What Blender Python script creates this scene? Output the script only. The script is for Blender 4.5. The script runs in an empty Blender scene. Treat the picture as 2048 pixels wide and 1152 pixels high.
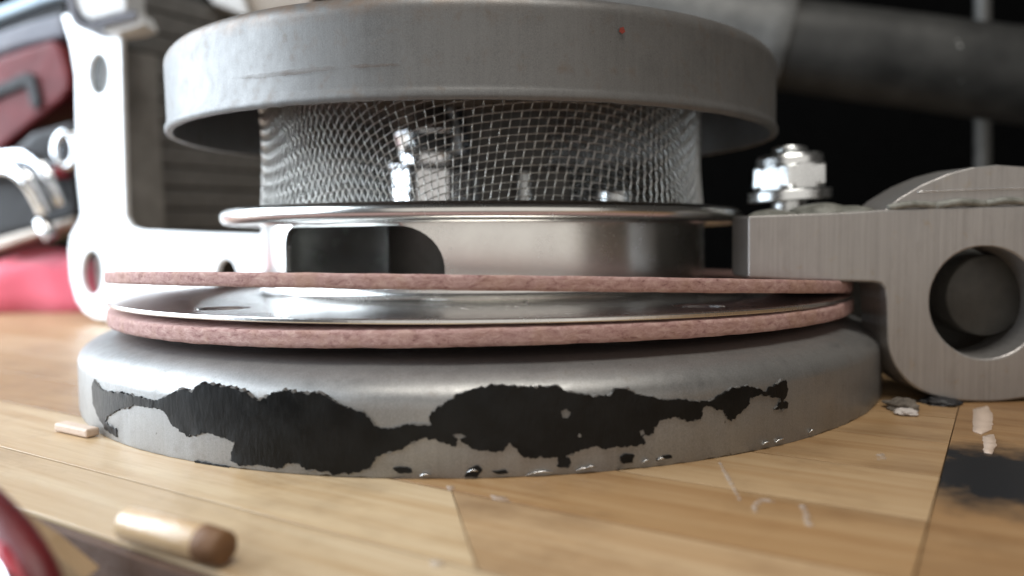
import bpy, math, random
from mathutils import Vector, Matrix, noise
from mathutils.geometry import delaunay_2d_cdt
random.seed(7)
S = 0.001                      # everything below is written in millimetres
ZB = -23.3                     # bench height below the lens, mm
scn = bpy.context.scene
COL = scn.collection

# ------------------------------------------------------------------ camera
FPX = 1593.0                   # focal length in photo pixels (28 mm equivalent compact camera)
PITCH = math.atan(126 / FPX); ROLL = 0.017
fw = Vector((0, math.cos(PITCH), -math.sin(PITCH)))
u0 = Vector((0, math.sin(PITCH), math.cos(PITCH))); r0 = Vector((1, 0, 0))
rv = r0 * math.cos(ROLL) - u0 * math.sin(ROLL)
uv = u0 * math.cos(ROLL) + r0 * math.sin(ROLL)
def W(v): return Vector((v[0] * S, v[1] * S, (v[2] - ZB) * S))
def ray(px, py): return fw + rv * ((px - 1024) / FPX) - uv * ((py - 576) / FPX)
def P(px, py, d): v = ray(px, py); return v * (d / v.y)
def G(px, py, z=ZB): v = ray(px, py); return v * (z / v.z)
cam = bpy.data.cameras.new('camera'); cam.sensor_width = 36; cam.lens = 36 * FPX / 2048
cam.clip_start = 0.005; cam.clip_end = 20
cam.dof.use_dof = True; cam.dof.focus_distance = 0.084; cam.dof.aperture_fstop = 16
co = bpy.data.objects.new('camera', cam); COL.objects.link(co)
m = Matrix((rv, uv, -fw)).transposed().to_4x4(); m.translation = W((0, 0, 0)); co.matrix_world = m
scn.camera = co

# ------------------------------------------------------------------ light
wd = bpy.data.worlds.new('World'); scn.world = wd; wd.use_nodes = True
bg = wd.node_tree.nodes['Background']; bg.inputs[0].default_value = (1, .93, .86, 1); bg.inputs[1].default_value = 0.05
def area(name, loc, aim, sx, sy, power, col):
    l = bpy.data.lights.new(name, 'AREA'); l.shape = 'RECTANGLE'; l.size = sx * S; l.size_y = sy * S
    l.energy = power; l.color = col
    o = bpy.data.objects.new(name, l); COL.objects.link(o)
    o.location = W(loc); o.rotation_euler = (W(aim) - W(loc)).to_track_quat('-Z', 'Y').to_euler()
area('window_light', (-340, 130, 112), (-40, 125, 10), 380, 300, 3.7, (.80, .90, 1))
area('ceiling_lamp', (20, -60, 520), (0, 100, 0), 320, 150, 2.1, (1, .96, .89))
area('front_fill', (60, -420, 90), (0, 110, 0), 1000, 420, 1.15, (1, .95, .89))  # added fill behind the camera, brightens the metal fronts and their reflections
scn.view_settings.view_transform = 'Standard'; scn.view_settings.look = 'None'
scn.view_settings.exposure = 0; scn.view_settings.gamma = 1
scn.cycles.use_denoising = True; scn.cycles.max_bounces = 8
scn.render.film_transparent = False

# ------------------------------------------------------------------ material helpers
class NT:
    def __init__(s, name):
        s.m = bpy.data.materials.new(name); s.m.use_nodes = True; s.t = s.m.node_tree
        s.b = s.t.nodes['Principled BSDF']; s._co = None
    def n(s, typ, **kw):
        x = s.t.nodes.new(typ)
        for k, v in kw.items(): setattr(x, k, v)
        return x
    def L(s, a, b): s.t.links.new(a, b)
    def co(s, scale=(1, 1, 1), loc=(0, 0, 0), rot=(0, 0, 0)):     # object coordinates in millimetres
        tc = s.n('ShaderNodeTexCoord'); mp = s.n('ShaderNodeMapping')
        s.L(tc.outputs['Object'], mp.inputs[0])
        mp.inputs['Scale'].default_value = [1000 * q for q in scale]; mp.inputs['Location'].default_value = loc
        mp.inputs['Rotation'].default_value = rot
        return mp.outputs[0]
    def noise(s, scale, detail=4, co=None, rough=.6, dist=0):
        x = s.n('ShaderNodeTexNoise'); x.inputs['Scale'].default_value = scale; x.inputs['Detail'].default_value = detail
        x.inputs['Roughness'].default_value = rough; x.inputs['Distortion'].default_value = dist
        s.L(co or s.co(), x.inputs['Vector']); return x.outputs['Fac']
    def ramp(s, fac, *stops, interp='LINEAR'):
        x = s.n('ShaderNodeValToRGB'); e = x.color_ramp.elements; x.color_ramp.interpolation = interp
        while len(e) < len(stops): e.new(.5)
        for el, (p_, c) in zip(e, stops): el.position = p_; el.color = c if len(c) == 4 else (*c, 1)
        s.L(fac, x.inputs[0]); return x.outputs[0]
    def mix(s, fac, a, b, mode='MIX'):
        x = s.n('ShaderNodeMix', data_type='RGBA', blend_type=mode)
        for sock, v in ((x.inputs[0], fac), (x.inputs[6], a), (x.inputs[7], b)):
            if hasattr(v, 'links'): s.L(v, sock)
            elif isinstance(v, (int, float)): sock.default_value = v
            else: sock.default_value = v if len(v) == 4 else (*v, 1)
        return x.outputs[2]
    def math(s, op, a, b=0.0):
        x = s.n('ShaderNodeMath', operation=op)
        for sock, v in zip(x.inputs, (a, b)):
            if hasattr(v, 'links'): s.L(v, sock)
            else: sock.default_value = v
        return x.outputs[0]
    def bump(s, h, strength=.3, dist=.1):
        x = s.n('ShaderNodeBump'); x.inputs['Strength'].default_value = strength; x.inputs['Distance'].default_value = dist * S
        s.L(h, x.inputs['Height']); s.L(x.outputs[0], s.b.inputs['Normal']); return x
    def set(s, **kw):
        for k, v in kw.items():
            sock = s.b.inputs[{'color': 'Base Color', 'metal': 'Metallic', 'rough': 'Roughness', 'spec': 'Specular IOR Level', 'alpha': 'Alpha', 'coat': 'Coat Weight', 'sheen': 'Sheen Weight'}[k]]
            if hasattr(v, 'links'): s.L(v, sock)
            elif isinstance(v, (int, float)): sock.default_value = v
            else: sock.default_value = (*v, 1)
        return s.m
def g3(v, w=(1, 1, 1)): return (v * w[0], v * w[1], v * w[2])

def blasted(name, base, metal, rough, rust=.35, edge=False):
    t = NT(name); fine = t.noise(7, 4); big = t.noise(.09, 6); mid = t.noise(.5, 7); st_ = t.noise(1.8, 3, t.co((1, 1, .04)))
    c = t.mix(t.ramp(big, (.35, (0, 0, 0)), (.68, (1, 1, 1))), g3(base, (1, .985, .955)), g3(base * .74, (1, .985, .96)))
    c = t.mix(t.math('MULTIPLY', t.ramp(st_, (.4, (0, 0, 0)), (.7, (1, 1, 1))), .28), c, g3(base * 1.35, (1, .985, .955)))
    c = t.mix(t.math('MULTIPLY', t.ramp(fine, (.35, (0, 0, 0)), (.72, (1, 1, 1))), .7), c, g3(base * 1.35, (1, .99, .97)))
    c = t.mix(t.math('MULTIPLY', t.ramp(mid, (.56, (0, 0, 0)), (.75, (1, 1, 1))), rust), c, (.13, .085, .05))
    dots = t.noise(1.6, 2); c = t.mix(t.math('MULTIPLY', t.ramp(dots, (.74, (0, 0, 0)), (.79, (1, 1, 1))), .6), c, (.05, .035, .025))
    if edge:
        sp_ = t.n('ShaderNodeSeparateXYZ'); t.L(t.co(), sp_.inputs[0])
        zz = t.ramp(t.math('MULTIPLY', sp_.outputs[2], 1 / 14), (.64, (0, 0, 0)), (.76, (1, 1, 1)))
        xx = t.ramp(t.math('ADD', t.math('MULTIPLY', sp_.outputs[0], -1 / 60), .30), (.1, (.15, .15, .15)), (.55, (1, 1, 1)))
        msk = t.math('MULTIPLY', t.math('MULTIPLY', zz, xx), t.ramp(t.noise(.45, 6), (.35, (0, 0, 0)), (.62, (1, 1, 1))))
        c = t.mix(t.math('MULTIPLY', msk, .55), c, (.17, .095, .045))
    t.bump(t.math('ADD', fine, t.math('MULTIPLY', mid, .8)), .3, .06)
    r = t.math('ADD', t.math('MULTIPLY', mid, .35), rough - .17)
    return t.set(color=c, metal=metal, rough=r)
M = {}
M['cap'] = blasted('blasted_steel_cap', .150, .40, .46, .4, True)
M['cup'] = blasted('blasted_steel_cup', .26, .66, .41, .25)
def polished(name, base, rough, sc=(1, 1, 1)):
    t = NT(name); n1 = t.noise(3, 4, t.co(sc)); n2 = t.noise(.25, 4)
    r = t.math('ADD', t.math('MULTIPLY', n1, .10), t.math('ADD', t.math('MULTIPLY', n2, .12), rough - .1))
    t.bump(n1, .05, .03)
    return t.set(color=t.mix(n2, base, g3(.85, base)), metal=1, rough=r)
M['plated'] = polished('plated_steel', (.74, .73, .70), .24)
M['plate_face'] = polished('brushed_plate_face', (.80, .79, .77), .24)
M['zinc'] = polished('zinc_plating', (.78, .80, .80), .26)
M['chrome'] = polished('chrome', (.80, .81, .83), .08)
M['wire'] = polished('strainer_wire', (.62, .60, .56), .28)
def paint_black():
    t = NT('flaking_black_paint'); a = t.noise(.35, 5); b = t.noise(2.5, 4, t.co((1, 1, .35)))
    c = t.mix(t.ramp(a, (.4, (0, 0, 0)), (.75, (1, 1, 1))), (.004, .0045, .005), (.008, .0085, .009))
    t.bump(b, .35, .12)
    return t.set(color=c, rough=t.math('ADD', t.math('MULTIPLY', a, .3), .20), spec=.22)
M['black_paint'] = paint_black()
M['primer'] = blasted('worn_primer', .15, .2, .55, .5)
def fibre():
    t = NT('pink_gasket_fibre'); a = t.noise(.9, 7, t.co((1, 1, 2.2)), .68, .8); b = t.noise(6, 3, t.co((1, 1, 2))); c0 = t.noise(.22, 4)
    c = t.ramp(a, (.28, (.15, .07, .062)), (.42, (.36, .215, .20)), (.56, (.46, .30, .275)), (.75, (.58, .43, .38)))
    c = t.mix(t.math('MULTIPLY', t.ramp(c0, (.45, (0, 0, 0)), (.7, (1, 1, 1))), .5), c, (.40, .25, .17))
    c = t.mix(t.ramp(b, (.62, (0, 0, 0)), (.8, (1, 1, 1))), c, (.75, .58, .52))
    t.bump(t.math('ADD', a, t.math('MULTIPLY', b, .6)), .4, .16)
    return t.set(color=c, rough=.9, spec=.15)
M['fibre'] = fibre()
def machined():
    t = NT('machined_aluminium')
    w1 = t.noise(2.2, 3, t.co((1, 1, .02))); big = t.noise(.12, 4); st = t.noise(.5, 5)
    diag = t.noise(1.6, 3, t.co((.08, 1, 1.4), rot=(0, math.radians(-35), 0)))
    c = t.mix(big, (.36, .34, .325), (.27, .26, .252))
    c = t.mix(t.math('MULTIPLY', t.ramp(st, (.6, (0, 0, 0)), (.72, (1, 1, 1))), .45), c, (.30, .22, .12))
    c = t.mix(t.math('MULTIPLY', t.ramp(w1, (.35, (0, 0, 0)), (.65, (1, 1, 1))), .32), c, (.46, .44, .42))
    dk = t.noise(.9, 4, t.co((1, 1, .35))); c = t.mix(t.math('MULTIPLY', t.ramp(dk, (.52, (0, 0, 0)), (.7, (1, 1, 1))), .22), c, (.22, .205, .19))
    t.bump(t.math('ADD', w1, t.math('MULTIPLY', diag, .35)), .28, .12)
    return t.set(color=c, metal=.65, rough=.42)
M['machined'] = machined()
def cast(name, c1, c2, rough=.6, metal=.4, sc=.25):
    t = NT(name); a = t.noise(sc, 5); b = t.noise(3, 3)
    t.bump(t.math('ADD', a, t.math('MULTIPLY', b, .3)), .4, .5)
    return t.set(color=t.mix(t.ramp(a, (.3, (0, 0, 0)), (.7, (1, 1, 1))), c1, c2), metal=metal, rough=rough)
M['white_alloy'] = cast('bright_alloy_face', (.86, .88, .89), (.78, .80, .82), .45, .25)
M['cast_grey'] = cast('grey_casting', (.26, .255, .24), (.36, .35, .335), .55, .5)
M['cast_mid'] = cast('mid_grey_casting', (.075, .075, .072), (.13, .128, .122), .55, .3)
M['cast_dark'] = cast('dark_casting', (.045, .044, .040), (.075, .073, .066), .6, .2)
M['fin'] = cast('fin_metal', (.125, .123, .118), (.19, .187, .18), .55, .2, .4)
M['beige_metal'] = cast('beige_metal', (.42, .37, .32), (.52, .47, .42), .4, .5)
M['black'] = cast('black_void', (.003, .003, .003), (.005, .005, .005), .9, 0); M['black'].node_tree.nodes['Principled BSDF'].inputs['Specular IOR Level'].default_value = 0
M['rubber'] = cast('black_rubber', (.012, .012, .014), (.02, .02, .022), .5, 0)
M['red_plastic'] = cast('dark_red_plastic', (.10, .006, .008), (.14, .008, .011), .45, 0)
M['red_gloss'] = cast('glossy_red_grip', (.42, .012, .03), (.36, .012, .03), .3, 0)
M['slate'] = cast('slate_grey_paint', (.13, .135, .16), (.17, .17, .19), .4, .1)
M['pale_blue'] = cast('pale_blue_enamel', (.45, .60, .72), (.55, .68, .78), .4, 0)
M['amber'] = cast('varnished_pin', (.60, .44, .27), (.50, .34, .19), .2, 0)
M['amber_shaded'] = cast('pin_end_shaded', (.22, .115, .05), (.15, .07, .03), .6, 0)  # darker copy of the pin wood, end shadow put into the colour
M['white_fleck'] = cast('dried_white_paint', (.60, .55, .52), (.50, .45, .42), .7, 0)
t = NT('worn_white_paint'); M['worn_fleck'] = t.set(color=(.58, .52, .47), rough=.7, alpha=t.ramp(t.noise(1.3, 4), (.35, (.05, .05, .05)), (.7, (.5, .5, .5))))
M['chalk'] = cast('pinkish_white_chalk', (.62, .49, .40), (.55, .43, .34), .6, 0)
M['red_fleck'] = cast('dried_red_paint', (.26, .04, .025), (.20, .03, .02), .6, 0)
M['sealant'] = cast('grey_sealant', (.13, .13, .11), (.30, .30, .27), .5, .1, .5)
M['lead'] = cast('shiny_burr', (.75, .75, .74), (.6, .6, .6), .25, .9)
M['dark_brown'] = cast('dark_brown_edge', (.085, .045, .028), (.11, .06, .038), .6, 0)
M['tan_stick'] = cast('tan_wood_stick', (.50, .36, .22), (.42, .29, .17), .5, 0)
M['grime'] = cast('grimy_debris', (.06, .05, .04), (.20, .17, .14), .7, 0, .6)
def pipe_mat():
    t = NT('grey_pipe_with_specks'); a = t.noise(.10, 6); b = t.noise(.35, 4)
    c = t.mix(t.ramp(a, (.35, (0, 0, 0)), (.7, (1, 1, 1))), (.016, .016, .015), (.042, .041, .038))
    c = t.mix(t.ramp(b, (.70, (0, 0, 0)), (.76, (1, 1, 1))), c, (.5, .5, .47))
    t.bump(b, .2, .3); return t.set(color=c, rough=.55, metal=.3)
M['pipe'] = pipe_mat()
def cloth():
    t = NT('crumpled_red_cloth'); a = t.noise(.12, 4); b = t.noise(4, 3)
    t.bump(b, .6, .3); return t.set(color=t.mix(a, (.58, .085, .13), (.66, .15, .20)), rough=.95, spec=.1, sheen=.4)
M['cloth'] = cloth()
def wood():
    t = NT('bench_wood'); oi = t.n('ShaderNodeObjectInfo')
    off = t.n('ShaderNodeVectorMath', operation='SCALE'); t.L(oi.outputs['Random'], off.inputs['Scale']); off.inputs[0].default_value = (137, 91, 53)
    ad = t.n('ShaderNodeVectorMath', operation='ADD'); t.L(t.co((.045, 1, .6)), ad.inputs[0]); t.L(off.outputs[0], ad.inputs[1])
    g1 = t.noise(.55, 5, ad.outputs[0], .55, .6); g2 = t.noise(2.6, 3, ad.outputs[0], .6)
    ad2 = t.n('ShaderNodeVectorMath', operation='ADD'); t.L(t.co((.5, .7, .6)), ad2.inputs[0]); t.L(off.outputs[0], ad2.inputs[1])
    blot = t.noise(.10, 4, ad2.outputs[0])
    c = t.mix(t.ramp(g1, (.30, (1, 1, 1)), (.62, (0, 0, 0))), oi.outputs['Color'], (.82, .73, .63), 'MULTIPLY')
    c = t.mix(t.math('MULTIPLY', t.ramp(g2, (.45, (0, 0, 0)), (.75, (1, 1, 1))), .35), c, (.72, .60, .50), 'MULTIPLY')
    c = t.mix(t.math('MULTIPLY', t.ramp(blot, (.55, (0, 0, 0)), (.8, (1, 1, 1))), .6), c, (.42, .36, .32), 'MULTIPLY')
    sp = t.noise(.28, 2, ad2.outputs[0]); c = t.mix(t.math('MULTIPLY', t.ramp(sp, (.74, (0, 0, 0)), (.80, (1, 1, 1))), .7), c, (.10, .085, .07))
    dirt = t.noise(.16, 7, ad2.outputs[0], .7); c = t.mix(t.math('MULTIPLY', t.ramp(dirt, (.50, (0, 0, 0)), (.72, (1, 1, 1))), .55), c, (.55, .50, .46), 'MULTIPLY')
    pore = t.noise(5, 2, ad.outputs[0]); c = t.mix(t.math('MULTIPLY', t.ramp(pore, (.62, (0, 0, 0)), (.72, (1, 1, 1))), .2), c, (.45, .36, .28), 'MULTIPLY')
    t.bump(g2, .15, .1); return t, c
t, c = wood(); M['wood'] = t.set(color=c, rough=t.math('ADD', .38, 0), spec=.4)
t, c = wood(); t.m.name = 'bench_wood_stained'
# spilled black stain with its own outline on the end board (board coordinates, mm)
sep = t.n('ShaderNodeSeparateXYZ'); t.L(t.co(), sep.inputs[0])
dx = t.math('MULTIPLY', t.math('ADD', sep.outputs[0], 0.0), 1 / 16.0); dx_in = dx
dy = t.math('MULTIPLY', sep.outputs[1], 1 / 13.0)
rr = t.math('SQRT', t.math('ADD', t.math('MULTIPLY', dx, dx), t.math('MULTIPLY', dy, dy)))
nn = t.noise(.22, 5); rr = t.math('ADD', rr, t.math('MULTIPLY', t.math('SUBTRACT', nn, .5), 1.1))
c = t.mix(t.ramp(rr, (.45, (1, 1, 1)), (1.15, (0, 0, 0))), c, (.010, .011, .013))
M['wood_stain'] = t.set(color=c, rough=.45, spec=.4)
def rust_streak():
    t = NT('rust_stain'); a = t.noise(.7, 6, t.co((.5, .5, 2))); return t.set(color=(.13, .075, .045), rough=.8, alpha=t.math('MULTIPLY', t.ramp(a, (.35, (0, 0, 0)), (.75, (1, 1, 1))), .55))
M['rust'] = rust_streak()

# ------------------------------------------------------------------ mesh helpers (all vertices in mm, world)
def mesh_obj(name, verts, faces, mat, parent=None, base=None, smooth=True, auto=None):
    if parent is not None: org = Vector(parent['_o'])
    else: org = Vector(base if base is not None else (0, 0, ZB))
    me = bpy.data.meshes.new(name)
    me.from_pydata([((v[0] - org[0]) * S, (v[1] - org[1]) * S, (v[2] - org[2]) * S) for v in verts], [], faces)
    me.validate(); me.update()
    import bmesh
    bm = bmesh.new(); bm.from_mesh(me); bmesh.ops.recalc_face_normals(bm, faces=bm.faces); bm.to_mesh(me); bm.free()
    if smooth: me.polygons.foreach_set('use_smooth', [True] * len(me.polygons))
    if auto is not None: me.set_sharp_from_angle(angle=math.radians(auto))
    me.materials.append(M[mat])
    o = bpy.data.objects.new(name, me); COL.objects.link(o)
    if parent is not None: o.parent = parent; o['_o'] = list(org)
    else: o.location = W(org); o['_o'] = list(org)
    return o
def empty(name, base):
    o = bpy.data.objects.new(name, None); COL.objects.link(o); o.location = W(base); o['_o'] = list(base); o.empty_display_size = .005; return o
def tag(o, label, cat, group=None, kind=None):
    o['label'] = label
    if cat: o['category'] = cat
    if group: o['group'] = group
    if kind: o['kind'] = kind
    return o
def lathe(prof, cx, cy, n=192, tilt=None, closed=True, jit=None, a0=0, a1=2 * math.pi):
    V, Fc = [], []; k = len(prof); full = abs(a1 - a0 - 2 * math.pi) < 1e-6
    nr = n if full else n + 1
    for i in range(nr):
        a = a0 + (a1 - a0) * i / n
        for j, (r, z) in enumerate(prof):
            if jit: r, z = jit(a, r, z, j)
            x, y = r * math.sin(a), -r * math.cos(a)
            V.append((cx + x, cy + y, z + (tilt(x, y, z) if tilt else 0)))
    for i in range(n):
        i2 = (i + 1) % nr
        for j in range(k if closed else k - 1):
            j2 = (j + 1) % k
            if prof[j][0] < 1e-6 and prof[j2][0] < 1e-6: continue
            Fc.append((i * k + j, i2 * k + j, i2 * k + j2, i * k + j2))
    return V, Fc
def arc(cx, cz, rx, rz, a0, a1, n): return [(cx + rx * math.cos(math.radians(a0 + (a1 - a0) * i / n)), cz + rz * math.sin(math.radians(a0 + (a1 - a0) * i / n))) for i in range(n + 1)]
def inside(p, poly):
    x, y = p; c = False; j = len(poly) - 1
    for i in range(len(poly)):
        xi, yi = poly[i]; xj, yj = poly[j]
        if (yi > y) != (yj > y) and x < (xj - xi) * (y - yi) / (yj - yi) + xi: c = not c
        j = i
    return c
def fill(outline, holes=(), step=None):
    vs, ed = [], []
    for lp in [outline, *holes]:
        b = len(vs); vs += [Vector(q) for q in lp]; ed += [(b + i, b + (i + 1) % len(lp)) for i in range(len(lp))]
    if step:
        sx, sz = step; x0 = min(q[0] for q in outline); x1 = max(q[0] for q in outline); z0 = min(q[1] for q in outline); z1 = max(q[1] for q in outline)
        x = x0 + sx * .5
        while x < x1:
            z = z0 + sz * .5
            while z < z1:
                if inside((x, z), outline) and not any(inside((x, z), h) for h in holes): vs.append(Vector((x, z)))
                z += sz
            x += sx
    r = delaunay_2d_cdt(vs, ed, [], 0, 1e-5)
    nv, fs = r[0], r[2]; out = []
    for f in fs:
        c = sum((nv[i] for i in f), Vector((0, 0))) / len(f)
        if inside(c, outline) and not any(inside(c, h) for h in holes): out.append(list(f))
    return [tuple(v) for v in nv], out
def extrude(v2, f2, front, back):
    """front/back map a 2D point to a 3D point"""
    n = len(v2); V = [front(q) for q in v2] + [back(q) for q in v2]
    Fc = [tuple(f) for f in f2] + [tuple(n + i for i in reversed(f)) for f in f2]
    cnt = {}
    for f in f2:
        for a, b in zip(f, f[1:] + f[:1]): cnt[(a, b)] = 1
    for (a, b) in cnt:
        if (b, a) not in cnt: Fc.append((b, a, n + a, n + b))
    return V, Fc
def rough_outline(pts, seg, amp, seed=0):
    out = []
    for (a, b) in zip(pts, pts[1:] + pts[:1]):
        a, b = Vector(a), Vector(b); d = b - a; L = d.length
        if L < 1e-6: continue
        k = max(1, int(L / seg)); nrm = Vector((-d.y, d.x)) / L
        for i in range(k):
            p_ = a + d * (i / k); q = noise.noise(Vector((p_.x * 1.9, p_.y * 1.9, seed))) + .6 * noise.noise(Vector((p_.x * 6, p_.y * 6, seed + 9)))
            out.append(tuple(p_ + nrm * q * amp))
    return out
def bevel(o, w, seg=2, ang=35):
    b = o.modifiers.new('bevel', 'BEVEL'); b.width = w * S; b.segments = seg; b.limit_method = 'ANGLE'; b.angle_limit = math.radians(ang); b.harden_normals = False
    return o
def box_v(c, ax, ay, az):
    c, ax, ay, az = map(Vector, (c, ax, ay, az)); V = [c + ax * i + ay * j + az * k for i in (-1, 1) for j in (-1, 1) for k in (-1, 1)]
    return V, [(0, 1, 3, 2), (4, 6, 7, 5), (0, 4, 5, 1), (2, 3, 7, 6), (0, 2, 6, 4), (1, 5, 7, 3)]
def tube(pts, r, n=12, closed=False, cap=True):
    pts = [Vector(q) for q in pts]; V, Fc = [], []; m_ = len(pts); prev = None
    for i, q in enumerate(pts):
        t_ = (pts[(i + 1) % m_] - pts[i - 1]) if closed else (pts[min(i + 1, m_ - 1)] - pts[max(i - 1, 0)])
        t_.normalize()
        if prev is None: prev = t_.orthogonal().normalized()
        x = (prev - t_ * prev.dot(t_)).normalized(); prev = x; y = t_.cross(x)
        rr_ = r[i] if isinstance(r, (list, tuple)) else r
        for k in range(n): a = 2 * math.pi * k / n; V.append(q + x * (rr_ * math.cos(a)) + y * (rr_ * math.sin(a)))
    for i in range(m_ if closed else m_ - 1):
        i2 = (i + 1) % m_
        for k in range(n): k2 = (k + 1) % n; Fc.append((i * n + k, i * n + k2, i2 * n + k2, i2 * n + k))
    if cap and not closed: Fc += [tuple(range(n - 1, -1, -1)), tuple((m_ - 1) * n + k for k in range(n))]
    return V, Fc
def spline(pts, k=8):
    pts = [Vector(q) for q in pts]; out = []
    for i in range(len(pts) - 1):
        p0, p1, p2, p3 = pts[max(i - 1, 0)], pts[i], pts[i + 1], pts[min(i + 2, len(pts) - 1)]
        for j in range(k):
            t_ = j / k; out.append(.5 * ((2 * p1) + (p2 - p0) * t_ + (2 * p0 - 5 * p1 + 4 * p2 - p3) * t_ ** 2 + (3 * p1 - p0 - 3 * p2 + p3) * t_ ** 3))
    return out + [pts[-1]]

# ------------------------------------------------------------------ bench (planks run away to the left)
D = Vector((.849, -.529, 0)); N = Vector((.529, .849, 0)); ANG = math.atan2(D.y, D.x)
bench = tag(empty('bench_top', (0, 90, ZB)), 'worn wooden bench top of narrow glued strips', None, kind='structure')
del bench['label']; bench['label'] = 'worn wooden bench top of narrow glued strips'
def plank(e0, e1, n0, n1, col, mat='wood', skew0=0, skew1=0, drop=0, origin=None):
    ec, nc = (e0 + e1) / 2, (n0 + n1) / 2
    if origin: ec, nc = origin
    g = .12; ge = .025; h = 18
    crn = [(e0 + ge, n0 + g), (e1 - ge, n0 + g), (e1 + skew1 - ge, n1 - g), (e0 + skew0 + ge, n1 - g)]
    V = []
    for zz in (0, -h):
        for e, n in crn: V.append(((e - ec), (n - nc), zz - drop))
    me = bpy.data.meshes.new('plank'); me.from_pydata([tuple(q * S for q in v) for v in V], [], [(0, 1, 2, 3), (7, 6, 5, 4), (0, 4, 5, 1), (1, 5, 6, 2), (2, 6, 7, 3), (3, 7, 4, 0)])
    me.materials.append(M[mat]); o = bpy.data.objects.new('plank', me); COL.objects.link(o)
    o.parent = bench; w = D * ec + N * nc; o.location = ((w.x - 0) * S, (w.y - 90) * S, 0); o.rotation_euler = (0, 0, ANG); o.color = (*col, 1)
    bevel(o, .05, 2); return o
END = -4.6
rows = [1.013 * q_ for q_ in [33.4, 42.5, 54.7, 66.8, 78.9, 91, 103.1, 115.2, 127.3, 139.4, 151.5, 163.6, 175.7, 187.8, 200, 212, 224, 236, 248, 260]]
tones = [(.44, .30, .165), (.42, .28, .15), (.40, .26, .135), (.45, .31, .175), (.46, .32, .19)]
cuts = {0: [-150], 1: [-30], 2: [-120], 3: [-95], 4: [-60], 5: [-150, -70], 6: [-110]}
for i, (a, b) in enumerate(zip(rows, rows[1:])):
    xs = [-420] + cuts.get(i, [random.uniform(-300, -80)]) + [END]
    for j, (s0, s1) in enumerate(zip(xs, xs[1:])):
        col = tones[(i * 2 + j * 3 + (1 if i > 2 else 0)) % 5]
        if i == 2: col = (.375, .235, .115)
        sk0 = sk1 = 0
        if i == 1: sk0 = -11 if j == 1 else 0; sk1 = -11 if j == 0 else 0; col = (.54, .41, .255) if j == 0 else (.46, .32, .185)
        if i == 0: col = (.55, .43, .28)  # left strips paler: own tone plus window light put into the colour
        plank(s0, s1, a, b, col, skew0=sk0, skew1=sk1, drop=random.uniform(0, .05))
q = G(2010, 950); eo = (q.dot(D), q.dot(N))
plank(END + .02, 190, 33.8, 180, (.33, .20, .095), 'wood_stain', drop=.06, origin=eo)

c = D * -200 + N * 33.3
eb_ = mesh_obj('edge_board', *box_v((c.x, c.y, ZB - 9.3), D * 390, N * .42, (0, 0, 9)), 'dark_brown', bench, smooth=False)  # thin strip along the bench front, darker brown than the planks
# paint flecks, scratches and debris lying on the bench (flat, a few hundredths of a mm thick)
def fleck(name, px, mat, lab, cat='paint mark', group='white paint marks on the bench', th=.05):
    pts = [G(*q_, z=ZB + .03) for q_ in px]
    o2 = rough_outline([(q_.x, q_.y) for q_ in pts], .35, .12, px[0][0])
    v2, f2 = fill(o2); V, Fc = extrude(v2, f2, lambda q_: (q_[0], q_[1], ZB + th), lambda q_: (q_[0], q_[1], ZB - .1))
    return tag(mesh_obj(name, V, Fc, mat, base=(pts[0].x, pts[0].y, ZB)), lab, cat, group)
fleck('paint_scratch', [(1436, 925), (1441, 922), (1462, 958), (1482, 998), (1479, 1002), (1456, 964)], 'worn_fleck', 'long thin white scratch on bench below the cup rim')
fleck('paint_scratch', [(1598, 1010), (1610, 1008), (1620, 1030), (1626, 1052), (1612, 1052), (1606, 1030)], 'worn_fleck', 'short thick white smear on bench, right of the long scratch')
fleck('paint_scratch', [(1502, 1012), (1515, 998), (1540, 996), (1550, 1004), (1530, 1004), (1515, 1012), (1514, 1026), (1506, 1024)], 'worn_fleck', 'curved faint white scratch between the two straight ones')
fleck('paint_spot', [(1752, 908), (1768, 906), (1772, 918), (1756, 920)], 'worn_fleck', 'small white spot on bench below the bracket, left of the end joint')
fleck('paint_blob', [(1946, 818), (1975, 812), (1986, 830), (1984, 858), (1962, 868), (1946, 862)], 'chalk', 'larger upper white paint blob on end board under the ear')
fleck('paint_blob', [(1966, 872), (1988, 868), (1993, 890), (1984, 907), (1968, 904)], 'chalk', 'smaller lower white paint blob on the black stain')
fleck('paint_spot', [(892, 972), (906, 970), (910, 978), (896, 982)], 'worn_fleck', 'tiny pale spot on the strip joint under the cup rim')
fleck('paint_spot', [(980, 990), (1012, 994), (1020, 1002), (990, 1000)], 'worn_fleck', 'pale streak along the strip joint, right of the tiny spot')
fleck('paint_spot', [(860, 1122), (884, 1120), (888, 1132), (864, 1134)], 'worn_fleck', 'pale spot near the bottom edge on the front joint')
def lump(name, c, rad, mat, lab, cat, sq=.5, seed=0, group=None, amp=.35):
    import bmesh
    bm = bmesh.new(); bmesh.ops.create_icosphere(bm, subdivisions=4, radius=1)
    V = []
    for v in bm.verts:
        d_ = v.co.normalized(); k = 1 + amp * noise.fractal(d_ * 1.7 + Vector((seed, 0, 0)), 1, 2, 4)
        V.append((c[0] + d_.x * rad * k, c[1] + d_.y * rad * k, max(c[2] + d_.z * rad * sq * k, ZB + .02)))
    Fc = [tuple(v.index for v in f.verts) for f in bm.faces]; bm.free()
    return tag(mesh_obj(name, V, Fc, mat, base=(c[0], c[1], ZB)), lab, cat, group)
q = G(1803, 818); lump('debris', (q.x, q.y, ZB + .3), 2.0, 'grime', 'grimy dark crumb of debris beside the cup, below the bracket', 'debris', .45, 3)
q = G(1812, 828); lump('chip', (q.x, q.y, ZB + .25), 1.25, 'white_fleck', 'pale chip lying against the dark crumb', 'chip', .3, 5)
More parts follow.
